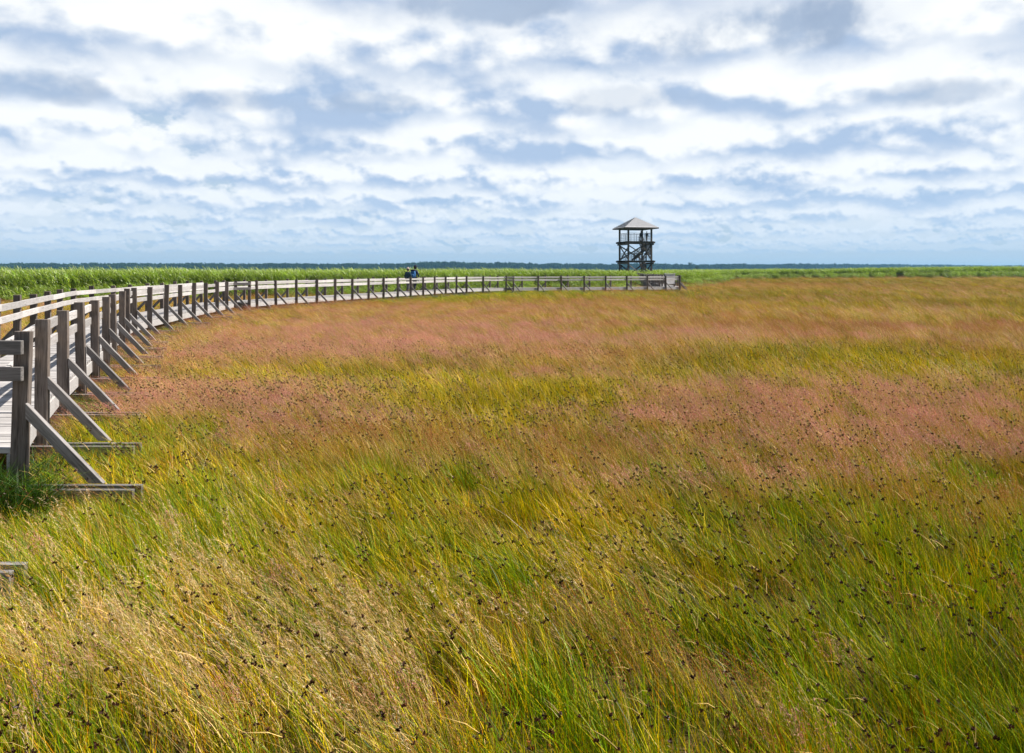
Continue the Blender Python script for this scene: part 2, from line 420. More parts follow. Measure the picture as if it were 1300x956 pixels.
TPL = []   # (key, builder)
def addt(key, fn, k, mat='blade'):
    for i in range(k): TPL.append((key, fn, mat))
addt('yellow', lambda r: T_grass(r, [YEL, YG, GRN, DGR, ORG, STR], [5, 4.5, 1.8, 1.6, 1.7, .8]), 3)
addt('green', lambda r: T_grass(r, [GRN, YG, DGR, YEL, ORG], [6, 3, 2.4, 1.4, .5], h=(.20, .47), lean=.34), 3)
addt('straw', lambda r: T_pan(r, GLD, [YG, STR, YEL, GRN, ORG, DGR], [3, 2, 2, 1.5, 1, .7], lean=.72, n=14, plen=.17, spr=.007, ln=.024, wd=.0019), 3)
addt('pink', lambda r: T_pan(r, PK, [YG, ORG, OLV, GRN], [2, 2, 2, 1], lean=.6, spr=.016, per=24, n=24, ln=.016, wd=.0024), 3)
addt('russet', lambda r: T_pan(r, RB, [ORG, YG, OLV, STR], [2, 2, 2, 1], lean=.55, spr=.014), 2)
addt('olive', lambda r: T_grass(r, [OLV, GRN, BRN, YG, ORG], [4, 2, 2, 2, 1.5]), 2)
addt('sedge', lambda r: T_sedge(r), 4)
addt('broad', T_broad, 2)
addt('dry', T_dry, 3)
addt('litter', T_litter, 2)
KEYS = {}; 
tcol = bpy.data.collections.new('plant_templates')       # never linked to the scene
for i, (key, fn, mat) in enumerate(TPL):
    V, Fc, C = fn(np.random.default_rng(100+i))
    o = bpy.data.objects.new('meadow_tuft_%02d' % i, mesh_np('tuft', V, Fc, C, M[mat])); tcol.objects.link(o)
    KEYS.setdefault(key, []).append(i)

def scatter_object(name, pts, rot, scl, idx, coll, label, cat):
    me = bpy.data.meshes.new(name + '_points'); n = len(pts)
    me.vertices.add(n); me.vertices.foreach_set('co', pts.astype(np.float32).ravel())
    for nm, typ, dat in (('rot', 'FLOAT_VECTOR', rot), ('scl', 'FLOAT_VECTOR', scl)):
        a = me.attributes.new(nm, typ, 'POINT'); a.data.foreach_set('vector', dat.astype(np.float32).ravel())
    a = me.attributes.new('pick', 'INT', 'POINT'); a.data.foreach_set('value', idx.astype(np.int32))
    o = link(name, me)
    ng = bpy.data.node_groups.new(name + '_scatter', 'GeometryNodeTree')
    ng.interface.new_socket('Geometry', in_out='INPUT', socket_type='NodeSocketGeometry')
    ng.interface.new_socket('Geometry', in_out='OUTPUT', socket_type='NodeSocketGeometry')
    gi = ng.nodes.new('NodeGroupInput'); go = ng.nodes.new('NodeGroupOutput')
    ci = ng.nodes.new('GeometryNodeCollectionInfo'); ci.inputs[0].default_value = coll
    ci.inputs['Separate Children'].default_value = True; ci.inputs['Reset Children'].default_value = True
    ip = ng.nodes.new('GeometryNodeInstanceOnPoints'); ip.inputs['Pick Instance'].default_value = True
    def na(nm, t):
        x = ng.nodes.new('GeometryNodeInputNamedAttribute'); x.data_type = t; x.inputs[0].default_value = nm
        return [s for s in x.outputs if s.name == 'Attribute' and s.enabled][0]
    ng.links.new(gi.outputs[0], ip.inputs['Points']); ng.links.new(ci.outputs[0], ip.inputs['Instance'])
    ng.links.new(na('pick', 'INT'), ip.inputs['Instance Index'])
    er = ng.nodes.new('FunctionNodeEulerToRotation'); ng.links.new(na('rot', 'FLOAT_VECTOR'), er.inputs[0])
    ng.links.new(er.outputs[0], ip.inputs['Rotation']); ng.links.new(na('scl', 'FLOAT_VECTOR'), ip.inputs['Scale'])
    ng.links.new(ip.outputs[0], go.inputs[0])
    md = o.modifiers.new('scatter', 'NODES'); md.node_group = ng
    return tag(o, label, cat, None, 'stuff')

# smooth value noise on the ground plane
def vnoise(x, y, s, seed):
    rg = np.random.default_rng(seed).random((256, 256))
    u, v = x/s + 1000, y/s + 1000; i, j = np.floor(u).astype(int), np.floor(v).astype(int); a, b = u-i, v-j
    a = a*a*(3-2*a); b = b*b*(3-2*b)
    g = lambda p, q: rg[p % 256, q % 256]
    return (g(i, j)*(1-a)+g(i+1, j)*a)*(1-b) + (g(i, j+1)*(1-a)+g(i+1, j+1)*a)*b
def fbm(x, y, s, seed):
    return (vnoise(x, y, s, seed) + .55*vnoise(x, y, s/2.1, seed+1) + .3*vnoise(x, y, s/4.3, seed+2))/1.85 - .5

# ground patches seen in the photo: species, centre and half size (photo pixels turned into ground metres), strength
PATCH = [
 ('pink', 400, 432, 190, 22, 1.5), ('pink', 320, 500, 120, 16, 2.2), ('pink', 220, 498, 60, 14, 1.8), ('pink', 470, 525, 90, 12, 1.3), ('pink', 340, 537, 80, 10, 1.2),
 ('pink', 1120, 505, 200, 24, 2.2), ('pink', 900, 515, 90, 22, 1.6), ('pink', 1000, 540, 220, 24, 1.0), ('pink', 1250, 520, 90, 26, 1.4), ('pink', 620, 425, 160, 20, 1.0),
 ('pink', 560, 395, 200, 10, 1.1), ('pink', 850, 430, 160, 14, .6), ('russet', 400, 400, 200, 10, .8), ('russet', 230, 440, 90, 26, 1.0), ('russet', 760, 385, 260, 9, 1.2), ('russet', 1050, 408, 250, 10, 1.3),
 ('russet', 960, 362, 120, 3, 1.4), ('russet', 850, 450, 160, 16, .8), ('russet', 560, 372, 300, 4, 1.6), ('russet', 400, 385, 150, 7, 1.4), ('russet', 480, 545, 160, 16, .7), ('russet', 800, 555, 160, 20, .8),
 ('russet', 1050, 700, 150, 60, .7), ('russet', 1280, 640, 60, 50, .8), ('russet', 900, 800, 60, 50, .8), ('russet', 700, 560, 300, 22, .9), ('pink', 960, 590, 220, 18, .8), ('russet', 1150, 620, 150, 25, .7), ('russet', 450, 600, 200, 22, .5),('russet', 160, 480, 40, 20, 1.2),
 ('yellow', 400, 465, 140, 12, 2.2), ('yellow', 640, 485, 110, 22, 1.8), ('yellow', 560, 500, 140, 16, 1.2), ('yellow', 820, 418, 30, 5, 3), ('yellow', 1080, 450, 200, 16, 1.7), ('yellow', 950, 478, 120, 10, 1.0),
 ('yellow', 1080, 388, 220, 5, 1.2), ('yellow', 780, 500, 60, 20, 1.2), ('yellow', 60, 480, 30, 30, .5), ('yellow', 520, 590, 220, 25, 1.0), ('yellow', 250, 560, 120, 30, 1.0), ('yellow', 700, 640, 200, 50, .8),
 ('green', 1040, 440, 60, 8, 1.5), ('green', 560, 575, 120, 14, 1.2), ('green', 880, 575, 60, 12, 2.2), ('green', 1210, 580, 40, 14, 2.5), ('green', 560, 660, 80, 50, 1.3), ('green', 1200, 660, 140, 50, 1.3),
 ('green', 980, 640, 90, 40, 1.0), ('green', 650, 700, 90, 70, 1.4), ('green', 260, 610, 140, 40, 1.0), ('green', 60, 850, 100, 50, 1.0), ('green', 950, 740, 120, 60, 1.3), ('green', 730, 840, 80, 50, 1.4), ('green', 1200, 800, 150, 70, 1.0),
 ('green', 630, 371.5, 130, 5, 6), ('green', 180, 420, 30, 25, 1.5), ('yellow', 640, 373, 130, 5, 3.5), ('green', 120, 560, 60, 60, 1.2), ('green', 900, 373, 80, 5, 1.0),
 ('olive', 1050, 357, 260, 4, 2.2), ('olive', 880, 370, 180, 4, 1.6), ('olive', 1250, 385, 120, 10, 1.2), ('olive', 930, 450, 60, 14, 1.4), ('olive', 1000, 375, 300, 6, .8), ('olive', 880, 480, 60, 14, .8),
 ('straw', 260, 425, 90, 14, .8), ('straw', 350, 700, 80, 50, 1.8), ('straw', 420, 770, 130, 60, 2.2), ('straw', 40, 640, 50, 30, .8), ('straw', 60, 800, 110, 60, 1.8), ('straw', 240, 730, 60, 60, 1.6),
 ('straw', 720, 755, 60, 40, 1.6), ('straw', 780, 430, 90, 10, 1.2), ('straw', 930, 430, 70, 10, .8), ('straw', 1000, 480, 120, 10, 1.4), ('straw', 1230, 470, 90, 12, 1.3), ('straw', 560, 800, 90, 60, 1.4), ('straw', 820, 700, 70, 40, .9),
 ('straw', 330, 560, 120, 15, .8), ('straw', 150, 660, 80, 50, 1.0), ('straw', 820, 600, 100, 15, .8), ('russet', 620, 760, 60, 40, .4), ('straw', 350, 860, 160, 50, 1.4), ('straw', 1180, 398, 160, 4, 1.1)]
SP = ['yellow', 'green', 'straw', 'pink', 'russet', 'olive']
def weights(x, y):
    w = np.zeros((len(SP), len(x))); rs = np.random.default_rng(8)
    d = y
    for k, s in enumerate(SP):
        base = {'yellow': .54, 'green': .56, 'straw': .20, 'pink': .16, 'russet': .26, 'olive': .14}[s]
        farb = {'yellow': .50, 'green': .22, 'straw': .26, 'pink': .34, 'russet': .38, 'olive': .44}[s]
        f = np.clip((d-11)/10, 0, 1)
        sz = 1.1 + d*.07
        nn = np.array([fbm(x*.6, y, q, 50+k*7) for q in (.9, 5.5)])
        n3 = fbm(x*.45, y, 2.0, 170+k*9)
        nz = (nn[0]*.7 + n3*.5)*(1-f) + (nn[1]*.7+n3*.45)*f
        w[k] = (base*(1-f)+farb*f) + nz*1.25
    brk = np.clip(1 + 2.2*fbm(x*.45, y, .7 + .045*d.mean(), 444) + 1.0*fbm(x*.5, y, 2.5 + .05*d.mean(), 445), .12, 1.9)
    for s, px, py, rx, ry, a in PATCH:
        X, D = gp(px, py); rX = rx*D/F; rY = (gp(px, py-ry)[1] - gp(px, py+ry)[1])/2
        wob = fbm(x, y, max(.5, rY*.7), 900)*.9
        e = ((x-X)/rX)**2 + ((y-D)/rY)**2
        w[SP.index(s)] += a*(.95 if s in ('yellow', 'pink') else .72)*np.exp(-np.maximum(0, e*(1+wob))**1.0*.8)*brk
    w[SP.index('straw')] *= 1 - .38*(1-np.clip((d-8)/6, 0, 1))
    w += .16*rs.random(w.shape)
    w = np.clip(w, 0, None)**2.9
    return w/w.sum(0)

FXY = np.array([(p.x, p.y) for p in [Vector((-3.7,-2.5,0)), Vector((-3.5,1.5,0)), Vector((-3.85,3.45,0)), Vector((-4.42,5.35,0)), JOG0] + FRONT])
BXY = np.array([(p.x, p.y) for p in [NB[4], NB[2], NB[1], NB[0], JOG0 - Vector((W, 0, 0))] + BACK])
def seg_dist(x, y, P):
    best = np.full(len(x), 1e9)
    for (ax, ay), (bx, by) in zip(P[:-1], P[1:]):
        dx, dy = bx-ax, by-ay; t = np.clip(((x-ax)*dx+(y-ay)*dy)/(dx*dx+dy*dy+1e-9), 0, 1)
        best = np.minimum(best, np.hypot(x-ax-t*dx, y-ay-t*dy))
    return best
CXY = (FXY+BXY)/2
REEDLINE = [(-400, 44), (-80, 46), (-35, 48), (-29, 55), (-21, 62), (-14, 68.5), (-7, 75), (0, 84), (9, 90), (13.5, 94), (22, 101), (28, 115), (42, 160), (62, 184), (130, 192), (500, 188)]
def reed_y(x):
    return np.interp(x, [p[0] for p in REEDLINE], [p[1] for p in REEDLINE])

def make_meadow():
    P = []; S = []; I = []; Rt = []
    zones = [(-1.0, 2.0, 20, 1.0), (2.0, 7.5, 40, 1.0), (7.5, 14, 26, 1.1), (14, 28, 13, 1.35), (28, 55, 5.0, 2.0), (55, 100, 2.2, 2.8), (100, 196, .75, 4.2)]
    rg = RNG
    for y0, y1, den, sz in zones:
        x1 = .70*y1 + 3.5; x0 = -x1
        n = int((x1-x0)*(y1-y0)*den)
        x = rg.uniform(x0, x1, n); y = rg.uniform(y0, y1, n)
        keep = np.abs(x) < .70*np.maximum(y, 0) + 3.5
        keep &= y < reed_y(x) + 2
        x, y = x[keep], y[keep]
        dc = seg_dist(x, y, CXY)
        k2 = dc > .98 + .06*sz
        near_o = (np.hypot(x, y) < .55)
        k2 &= ~near_o
        x, y, dc = x[k2], y[k2], dc[k2]
        w = weights(x, y); cum = np.cumsum(w, 0); u = rg.random(len(x)); sp = np.minimum((cum < u[None]).sum(0), len(SP)-1)
        idx = np.array([KEYS[SP[s]][q % len(KEYS[SP[s]])] for s, q in zip(sp, rg.integers(0, 99, len(x)))])
        hv = .16 + .22*min(1, max(0, (y0-7)/30)); hz = rg.uniform(1-hv, 1+hv, len(x)) * (1 + .35*fbm(x, y, 2.2, 77)) * .86
        low = np.clip((dc-.95)/1.5, 0, 1); hz *= .80 + .20*low
        hz *= 1 - .85*np.exp(-(((x+3.75)**2/.45)**2 + ((y-4.7)**2/.36)**2)) - .30*np.exp(-((x+3.7)**2/.5 + (y-7.0)**2/.12))
        P.append(np.stack([x, y, np.full(len(x), -.02)], 1)); I.append(idx)
        S.append(np.stack([rg.uniform(.85, 1.2, len(x))*sz, rg.uniform(.85, 1.2, len(x))*sz, hz], 1))
        if sz > 1: S[-1][:, 0] = S[-1][:, 1]
        lean = fbm(x, y, 3.0, 300)
        Rt.append(np.stack([rg.normal(0, .05, len(x)), rg.normal(0, .08, len(x)) - lean*.45 + np.clip((x+1.0)*.035, -.08, .16), rg.normal(0, .45, len(x))], 1))
    # dark seed heads and bleached stalks standing over the canopy
    for y0, y1, den, key, zs in ((1.5, 6.5, 15, 'sedge', (.75, 1.0)), (6.5, 13, 21, 'sedge', (.8, 1.0)), (13, 20, 8.0, 'sedge', (.8, 1.0)), (3.8, 7, .9, 'dry', (.5, .7)), (7, 20, .8, 'dry', (.65, .9)), (20, 45, .3, 'dry', (.8, 1.0))):
        x1 = .70*y1+3; n = int(2*x1*(y1-y0)*den); x = rg.uniform(-x1, x1, n); y = rg.uniform(y0, y1, n)
        k = (seg_dist(x, y, CXY) > 1.5) & (np.abs(x) < .7*y+3) & (y > 1.5)
        if key == 'sedge': k &= fbm(x*.7, y, 2.5, 640) > rg.uniform(-.5, .22, n)
        x, y = x[k], y[k]; n = len(x)
        P.append(np.stack([x, y, np.zeros(n)], 1)); I.append(rg.choice(KEYS[key], n))
        s = rg.uniform(.9, 1.15, n); S.append(np.stack([s, s, rg.uniform(*zs, n)], 1))
        Rt.append(np.stack([rg.normal(0, .1, n), rg.normal(0, .1, n), rg.normal(0, .6, n)], 1))
    # broad dark tussock at the first post, green fringe along the walk, litter under the deck
    for cx, cy, n, r in ((-4.62, 6.98, 12, .16), (-4.32, 6.98, 8, .14), (-4.85, 6.8, 12, .25), (-4.2, 6.75, 5, .15)):
        x = rg.normal(cx, r*.6, n); y = rg.normal(cy, r*.45, n)
        P.append(np.stack([x, y, np.zeros(n)], 1)); I.append(rg.choice(KEYS['broad'], n)); s = rg.uniform(.8, 1.1, n)
        S.append(np.stack([s, s, s*.68], 1)); Rt.append(np.stack([np.zeros(n), np.zeros(n), rg.random(n)*6.28], 1))
    for k in range(0, 34):
        n = 5 if k < 12 else 3
        for q in range(n):
            t = rg.random(); p = FRONT[k].lerp(FRONT[k+1], t) + FD[k]*rg.uniform(.1, .5)
            P.append(np.array([[p.x, p.y, 0]])); I.append(rg.choice(KEYS['green' if rg.random() < .75 else 'broad'], 1)); s = rg.uniform(.7, 1.1)
            S.append(np.array([[s, s, s*rg.uniform(.35, .7)]])); Rt.append(np.array([[0, 0, rg.random()*6.28]]))
    n = 1800; t = rg.random(n)*(len(CXY)-30); i = t.astype(int); a = (t-i)[:, None]
    p = CXY[i]*(1-a) + CXY[i+1]*a + rg.uniform(-.95, .95, (n, 2))*np.array([1, .3])
    P.append(np.stack([p[:, 0], p[:, 1], np.zeros(n)], 1)); I.append(rg.choice(KEYS['litter'], n))
    S.append(np.full((n, 3), 1.)); Rt.append(np.stack([np.zeros(n), np.zeros(n), rg.random(n)*6.28], 1))
    P, S, I, Rt = map(np.concatenate, (P, S, I, Rt))
    scatter_object('meadow_grass', P, Rt, S, I, tcol, 'windswept marsh grass in patches of yellow green, straw and dusky pink seed heads', 'grass')
make_meadow()

# ------------------------------------------------------------------ reeds
rcol = bpy.data.collections.new('reed_templates')
RG1 = (.30, .43, .045); RG2 = (.18, .31, .035); RG3 = (.42, .52, .08); RG4 = (.55, .60, .30)
for i in range(4):
    rg = np.random.default_rng(500+i); n = 26
    st = blades(n, .55, 1.7, 2.35, .006, .010, .18, .07, [RG1, (.25, .27, .1), RG3], [2, 1, 1], rg, seg=4)
    parts = [st[:3]]
    per = 11; idx = np.repeat(np.arange(n), per); m = n*per
    Vst = st[0].reshape(n, -1, 3); ctrs = (Vst[:, 0::2] + Vst[:, 1::2])/2          # n,5,3
    u = rg.uniform(.22, 1.0, m)*4; k = np.minimum(u.astype(int), 3); a = (u-k)[:, None]
    org = ctrs[idx, k]*(1-a) + ctrs[idx, k+1]*a
    lf = blades(m, 0, .22, .42, .020, .034, 1.0, .55, [RG1, RG2, RG3, RG4], [4, 2.5, 3, .7], rg, seg=3, curl=.5)
    V = lf[0].reshape(m, -1, 3)
    # a third of the leaves cross the wind
    V = V + org[:, None, :] - np.array([0, 0, .0])
    parts.append((V.reshape(-1, 3), lf[1], lf[2]))
    V, Fc, C = joinm(*parts)
    o = bpy.data.objects.new('reed_clump_%02d' % i, mesh_np('reed', V, Fc, C, M['reed'])); rcol.objects.link(o)
def make_reeds():
    rg = RNG; P = []; S = []; Rt = []
    def put(n, x0, x1, d0, d1, sz, sunk=0):
        x = rg.uniform(x0, x1, n); y = reed_y(x) + rg.uniform(d0, d1, n) + fbm(x, x*0, 6, 31)*3
        k = (np.abs(x) < .72*y+6) & (seg_dist(x, y, CXY) > 1.5*1 + sz*.35) & (np.hypot(x-20.9, y-135) > 4.5)
        x, y = x[k], y[k]
        hf = np.interp(x, [-40, -10, 0, 18, 40, 70, 110, 180], [.885, .89, .89, .80, .84, .92, 1.17, 1.30])
        hf = hf*(1 + .16*fbm(x, y, 9, 41) + .05*rg.normal(size=len(x))) - sunk
        P.append(np.stack([x, y, np.zeros(len(x))], 1)); S.append(np.stack([np.full(len(x), sz), np.full(len(x), sz), hf], 1))
        Rt.append(np.stack([rg.normal(0, .04, len(x)), rg.normal(0, .05, len(x)), rg.normal(0, .4, len(x))], 1))
    put(2600, -50, 30, 0, 4, 1.0); put(1500, -60, 34, 4, 12, 1.3); put(1500, -80, 60, 12, 40, 1.9); put(900, -130, 90, 40, 110, 3)
    put(1800, 28, 145, 0, 6, 1.4); put(1500, 28, 160, 6, 40, 2.2)
    # thin short reeds in front of the wall
    put(260, -50, 30, -5, 0, .9, .35); put(140, -50, 30, -10, -3, .9, .55); put(300, 28, 145, -8, 0, 1.3, .35)
    Ps, Ss, Rs = map(np.concatenate, (P, S, Rt)); n = len(Ps)
    scatter_object('reed_bed', Ps, Rs, Ss, rg.integers(0, 4, n), rcol, 'tall bright green reeds leaning in the wind behind the boardwalk', 'reeds')
make_reeds()

# ------------------------------------------------------------------ distant forest, lone tree, bush
def forestmat(name, a, b):
    m, nt = nodes(name)
    geo = N(nt, 'ShaderNodeNewGeometry'); oi = N(nt, 'ShaderNodeObjectInfo')
    t = N(nt, 'ShaderNodeTexNoise'); t.inputs['Scale'].default_value = .25; t.inputs['Detail'].default_value = 5
    L(nt, geo.outputs['Position'], t.inputs['Vector'])
    c = mixc(nt, math_n(nt, 'MULTIPLY_ADD', t.outputs[0], 2, -.5, clamp=True), a, b)
    bs = N(nt, 'ShaderNodeBsdfPrincipled'); bs.inputs['Roughness'].default_value = .9; bs.inputs['Specular IOR Level'].default_value = .1
    L(nt, c, bs.inputs['Base Color']); o = N(nt, 'ShaderNodeOutputMaterial'); L(nt, bs.outputs[0], o.inputs[0]); return m
M['forest'] = forestmat('forest_foliage', (.015, .04, .015), (.05, .09, .025))
M['bark'] = plain('bark', (.12, .09, .07), .9)
def leaf_cloud(n, centres, radii, size, rg, squash=.8):
    k = rg.integers(0, len(centres), n); d = rg.normal(0, 1, (n, 3)); d /= np.linalg.norm(d, axis=1, keepdims=True)
    r = rg.random(n)**.45
    c = centres[k] + d*r[:, None]*radii[k][:, None]*np.array([1, 1, squash])
    a = rg.normal(0, 1, (n, 3)); b = np.cross(a, rg.normal(0, 1, (n, 3)))
    a /= np.linalg.norm(a, axis=1, keepdims=True); b /= np.linalg.norm(b, axis=1, keepdims=True)
    s = (size*rg.uniform(.6, 1.4, n))[:, None]
    V = np.stack([c-a*s, c+b*s*.7, c+a*s, c-b*s*.7], 1).reshape(-1, 3)
    Fc = (np.arange(n)*4)[:, None] + np.arange(4)[None]
    return V, Fc
fcol = bpy.data.collections.new('forest_templates')
for i in range(5):
    rg = np.random.default_rng(700+i); nc = 14; H = 1.0
    cen = np.stack([rg.normal(0, .2, nc), rg.normal(0, .2, nc), rg.uniform(.28, .85, nc)], 1)
    if i > 2: cen = np.stack([rg.normal(0, .07, nc), rg.normal(0, .07, nc), np.linspace(.15, .93, nc)], 1)
    rad = rg.uniform(.12, .2, nc) if i <= 2 else .24*(1.05-np.linspace(.15, .93, nc))+.02
    V, Fc = leaf_cloud(420, cen, rad, .045, rg)
    o = bpy.data.objects.new('forest_tree_%02d' % i, mesh_np('tree', V, Fc, np.full((len(V), 3), .1), M['forest'])); fcol.objects.link(o)
def make_forest():
    rg = RNG; n = 6500
    ang = rg.uniform(-40, 40, n); x_ = np.tan(np.radians(ang))
    # nearer on the left, farther on the right; height per picture column
    px = 650 + x_*F
    Y = np.interp(px, [-200, 400, 650, 900, 1300, 1500], [1700, 1750, 1800, 1900, 2900, 3000]) + rg.random(n)**1.5*260
    Hh = np.interp(px, [-200, 0, 200, 380, 480, 560, 700, 900, 1000, 1300], [19, 17.5, 17, 16.5, 16.5, 20, 18, 16, 19, 19])
    Hh = Hh*(.72 + .40*rg.random(n)**1.4)*(1 + .20*fbm(px/30, px*0, 1.0, 5))
    P = np.stack([x_*Y, Y, np.full(n, -.5)], 1); W_ = Hh*rg.uniform(.7, 1.2, n)
    Sx = np.stack([W_, W_, Hh], 1); Rt = np.stack([np.zeros(n), np.zeros(n), rg.random(n)*6.28], 1)
    idx = rg.choice(5, n, p=[.28, .28, .2, .12, .12])
    scatter_object('forest_treeline', P, Rt, Sx, idx, fcol, 'far bluish line of forest along the whole horizon', 'forest')
make_forest()
def tree(name, label, loc, H, crown_w, seed, cat='tree', low=.3):
    rg = np.random.default_rng(seed); root = empty(name, loc); tag(root, label, cat)
    bm = bmesh.new()
    beam_r = H*.02
    r = bmesh.ops.create_cone(bm, cap_ends=True, segments=8, radius1=beam_r, radius2=beam_r*.35, depth=H*.75); bmesh.ops.translate(bm, vec=(0, 0, H*.375), verts=r['verts'])
    for k in range(6):
        a = rg.random()*6.28; z = H*rg.uniform(.3, .6); v0 = Vector((0, 0, z)); v1 = v0 + Vector((math.cos(a), math.sin(a), .9))*H*.16
        beam_bm(bm, v0, v1, beam_r*.5, beam_r*.5)
    link('trunk', mesh_of(bm, 'trunk', M['bark']), root)
    nc = 16; cen = np.stack([rg.normal(0, crown_w*.2, nc), rg.normal(0, crown_w*.2, nc), H*rg.uniform(low, .88, nc)], 1)
    V, Fc = leaf_cloud(1500, cen, rg.uniform(.09, .16, nc)*H, H*.022, rg)
    link('crown', mesh_np('crown', V, Fc, np.full((len(V), 3), .1), M['forest']), root)
d = 1500; tree('pine_tree', 'lone taller tree rising above the far forest line, right of the tower', ((876-650)*d/F, d, 0), 17.5, 11, 3)
d = 420; tree('bush', 'small dark bush on the marsh left of the tower foot', ((745-650)*d/F, d, 0), 3.0, 1.8, 8, 'bush', .35)
d = 900; tree('pine_tree', 'second smaller tree in front of the forest between tower and lone tall tree', ((884-650)*d/F, d, 0), 7.2, 6, 13)
d = 210; tree('bush', 'dark bush standing out of the reeds near the right picture edge', ((1248-650)*d/F, d, 0), 3.1, 3.6, 21, 'bush', .45)

# ------------------------------------------------------------------ people
def skin_mesh(name, verts, edges, radii, mat, parent, root=0, sub=1):
    bm = bmesh.new(); lay = bm.verts.layers.skin.verify()
    vs = []
    for k, (c, r) in enumerate(zip(verts, radii)):
        v = bm.verts.new(c); rr = r if isinstance(r, tuple) else (r, r); v[lay].radius = rr; v[lay].use_root = (k == root); vs.append(v)
    for a, b in edges: bm.edges.new((vs[a], vs[b]))
    me = mesh_of(bm, name, mat); o = link(name, me, parent)
    s = o.modifiers.new('skin', 'SKIN'); s.use_smooth_shade = True
    u = o.modifiers.new('sub', 'SUBSURF'); u.levels = u.render_levels = sub; return o
def person(label, loc, rz, H, jacket, trousers, hat, stride=.16, armout=.0, tilt=0.0, hatmat=None, hairmat=None):
    p = empty('person', loc, rz); tag(p, label, 'person'); p.scale = (H/1.8,)*3
    # faces +y ; walking
    J = [(0,0,.98),(0,.01,1.16),(0,.01,1.36),(0,0,1.47),(tilt*.3,.0,1.54),(tilt*.6,.015,1.62),(tilt,.02,1.72),   # 0-6 spine to crown
         (-.17,0,1.42),(-.25-armout*.5,-.03,1.17),(-.23-armout,.10,.98),                    # 7-9 left arm
         (.17,0,1.42),(.25+armout*.5,.02,1.17),(.22+armout,.13,1.0),                       # 10-12 right arm
         (-.1,0,.93),(-.1,stride*.6+.03,.50),(-.1,stride,.08),(-.1,stride+.14,.04),          # 13-16 left leg
         (.1,0,.93),(.1,-.02,.50),(.1,-stride,.10),(.1,-stride+.13,.04)]                    # 17-20 right leg
    E_ = [(0,1),(1,2),(2,3),(3,4),(4,5),(5,6),(2,7),(7,8),(8,9),(2,10),(10,11),(11,12),(0,13),(13,14),(14,15),(15,16),(0,17),(17,18),(18,19),(19,20)]
    rad = [(.15,.10),(.13,.09),(.16,.10),.055,.05,(.078,.09),(.06,.07),.055,.042,.032,.055,.042,.032,.085,.06,.042,.035,.085,.06,.042,.035]
    skin_mesh('body', J, E_, rad, M['skin'], p)
    # hands: palm and five fingers each
    for s, w in ((-1, Vector(J[9])), (1, Vector(J[12]))):
        V = [w, w + Vector((0, .03, -.08))]; Ed = [(0, 1)]; rr = [.026, (.036, .02)]
        for f in range(4):
            V += [w + Vector((0, .005+f*.02, -.11)), w + Vector((-s*.008, .008+f*.021, -.145)), w + Vector((-s*.022, .008+f*.021, -.175+.008*abs(f-1.4)))]
            k = 2+f*3; Ed += [(1, k), (k, k+1), (k+1, k+2)]; rr += [.010, .009, .007]
        V += [w + Vector((-s*.01, .06, -.07)), w + Vector((-s*.02, .078, -.105))]; Ed += [(1, 14), (14, 15)]; rr += [.011, .009]
        skin_mesh('hand', V, Ed, rr, M['skin'], p)
    k = [0,1,2,3,7,8,9,10,11,12]; mp = {a: b for b, a in enumerate(k)}
    jr = {0:(.185,.135),1:(.17,.125),2:(.195,.13),3:(.075,.07),7:.085,8:.068,9:.05,10:.085,11:.068,12:.05}
    JJ = [J[a] for a in k]; JJ[0] = (0, 0, .93)
    skin_mesh('jacket', JJ, [(mp[a], mp[b]) for a, b in E_ if a in mp and b in mp], [jr[a] for a in k], jacket, p)
    k = [0,13,14,15,17,18,19]; mp = {a: b for b, a in enumerate(k)}; tr = {0:(.155,.115),13:.105,14:.08,15:.062,17:.105,18:.08,19:.062}
    skin_mesh('trousers', [J[a] for a in k], [(mp[a], mp[b]) for a, b in E_ if a in mp and b in mp], [tr[a] for a in k], trousers, p)
    for a, b in ((15, 16), (19, 20)):
        skin_mesh('shoe', [Vector(J[a])+Vector((0,-.03,-.03)), Vector(J[b])+Vector((0,.03,0))], [(0, 1)], [(.05,.045), (.048,.035)], M['shoe'], p)
    c = Vector(J[5]); t = Vector(J[6])
    # face
    bm = bmesh.new(); r = bmesh.ops.create_uvsphere(bm, u_segments=8, v_segments=6, radius=.012)
    bmesh.ops.translate(bm, vec=c + Vector((0, .10, .0)), verts=r['verts']); link('nose', mesh_of(bm, 'nose', M['skin']), p)
    for s in (-1, 1):
        bm = bmesh.new(); r = bmesh.ops.create_uvsphere(bm, u_segments=8, v_segments=6, radius=.011)
        bmesh.ops.translate(bm, vec=c + Vector((s*.03, .085, .03)), verts=r['verts']); link('eye', mesh_of(bm, 'eye', M['hair']), p)
        bm = bmesh.new(); r = bmesh.ops.create_uvsphere(bm, u_segments=8, v_segments=6, radius=.028)
        bmesh.ops.scale(bm, vec=(.4, .8, 1.2), verts=r['verts'])
        bmesh.ops.translate(bm, vec=c + Vector((s*.088, -.005, .01)), verts=r['verts']); link('ear', mesh_of(bm, 'ear', M['skin']), p)
    bm = bmesh.new(); r = bmesh.ops.create_uvsphere(bm, u_segments=16, v_segments=10, radius=.112)
    bmesh.ops.scale(bm, vec=(.92, 1.02, 1.02), verts=r['verts'])
    for v in r['verts']:
        if v.co.y > .03 and v.co.z < .06: v.co.y = .03
    bmesh.ops.translate(bm, vec=(c+t)/2 + Vector((0, -.018, .0)), verts=r['verts']); link('hair', mesh_of(bm, 'hair', hairmat or M['hair']), p)
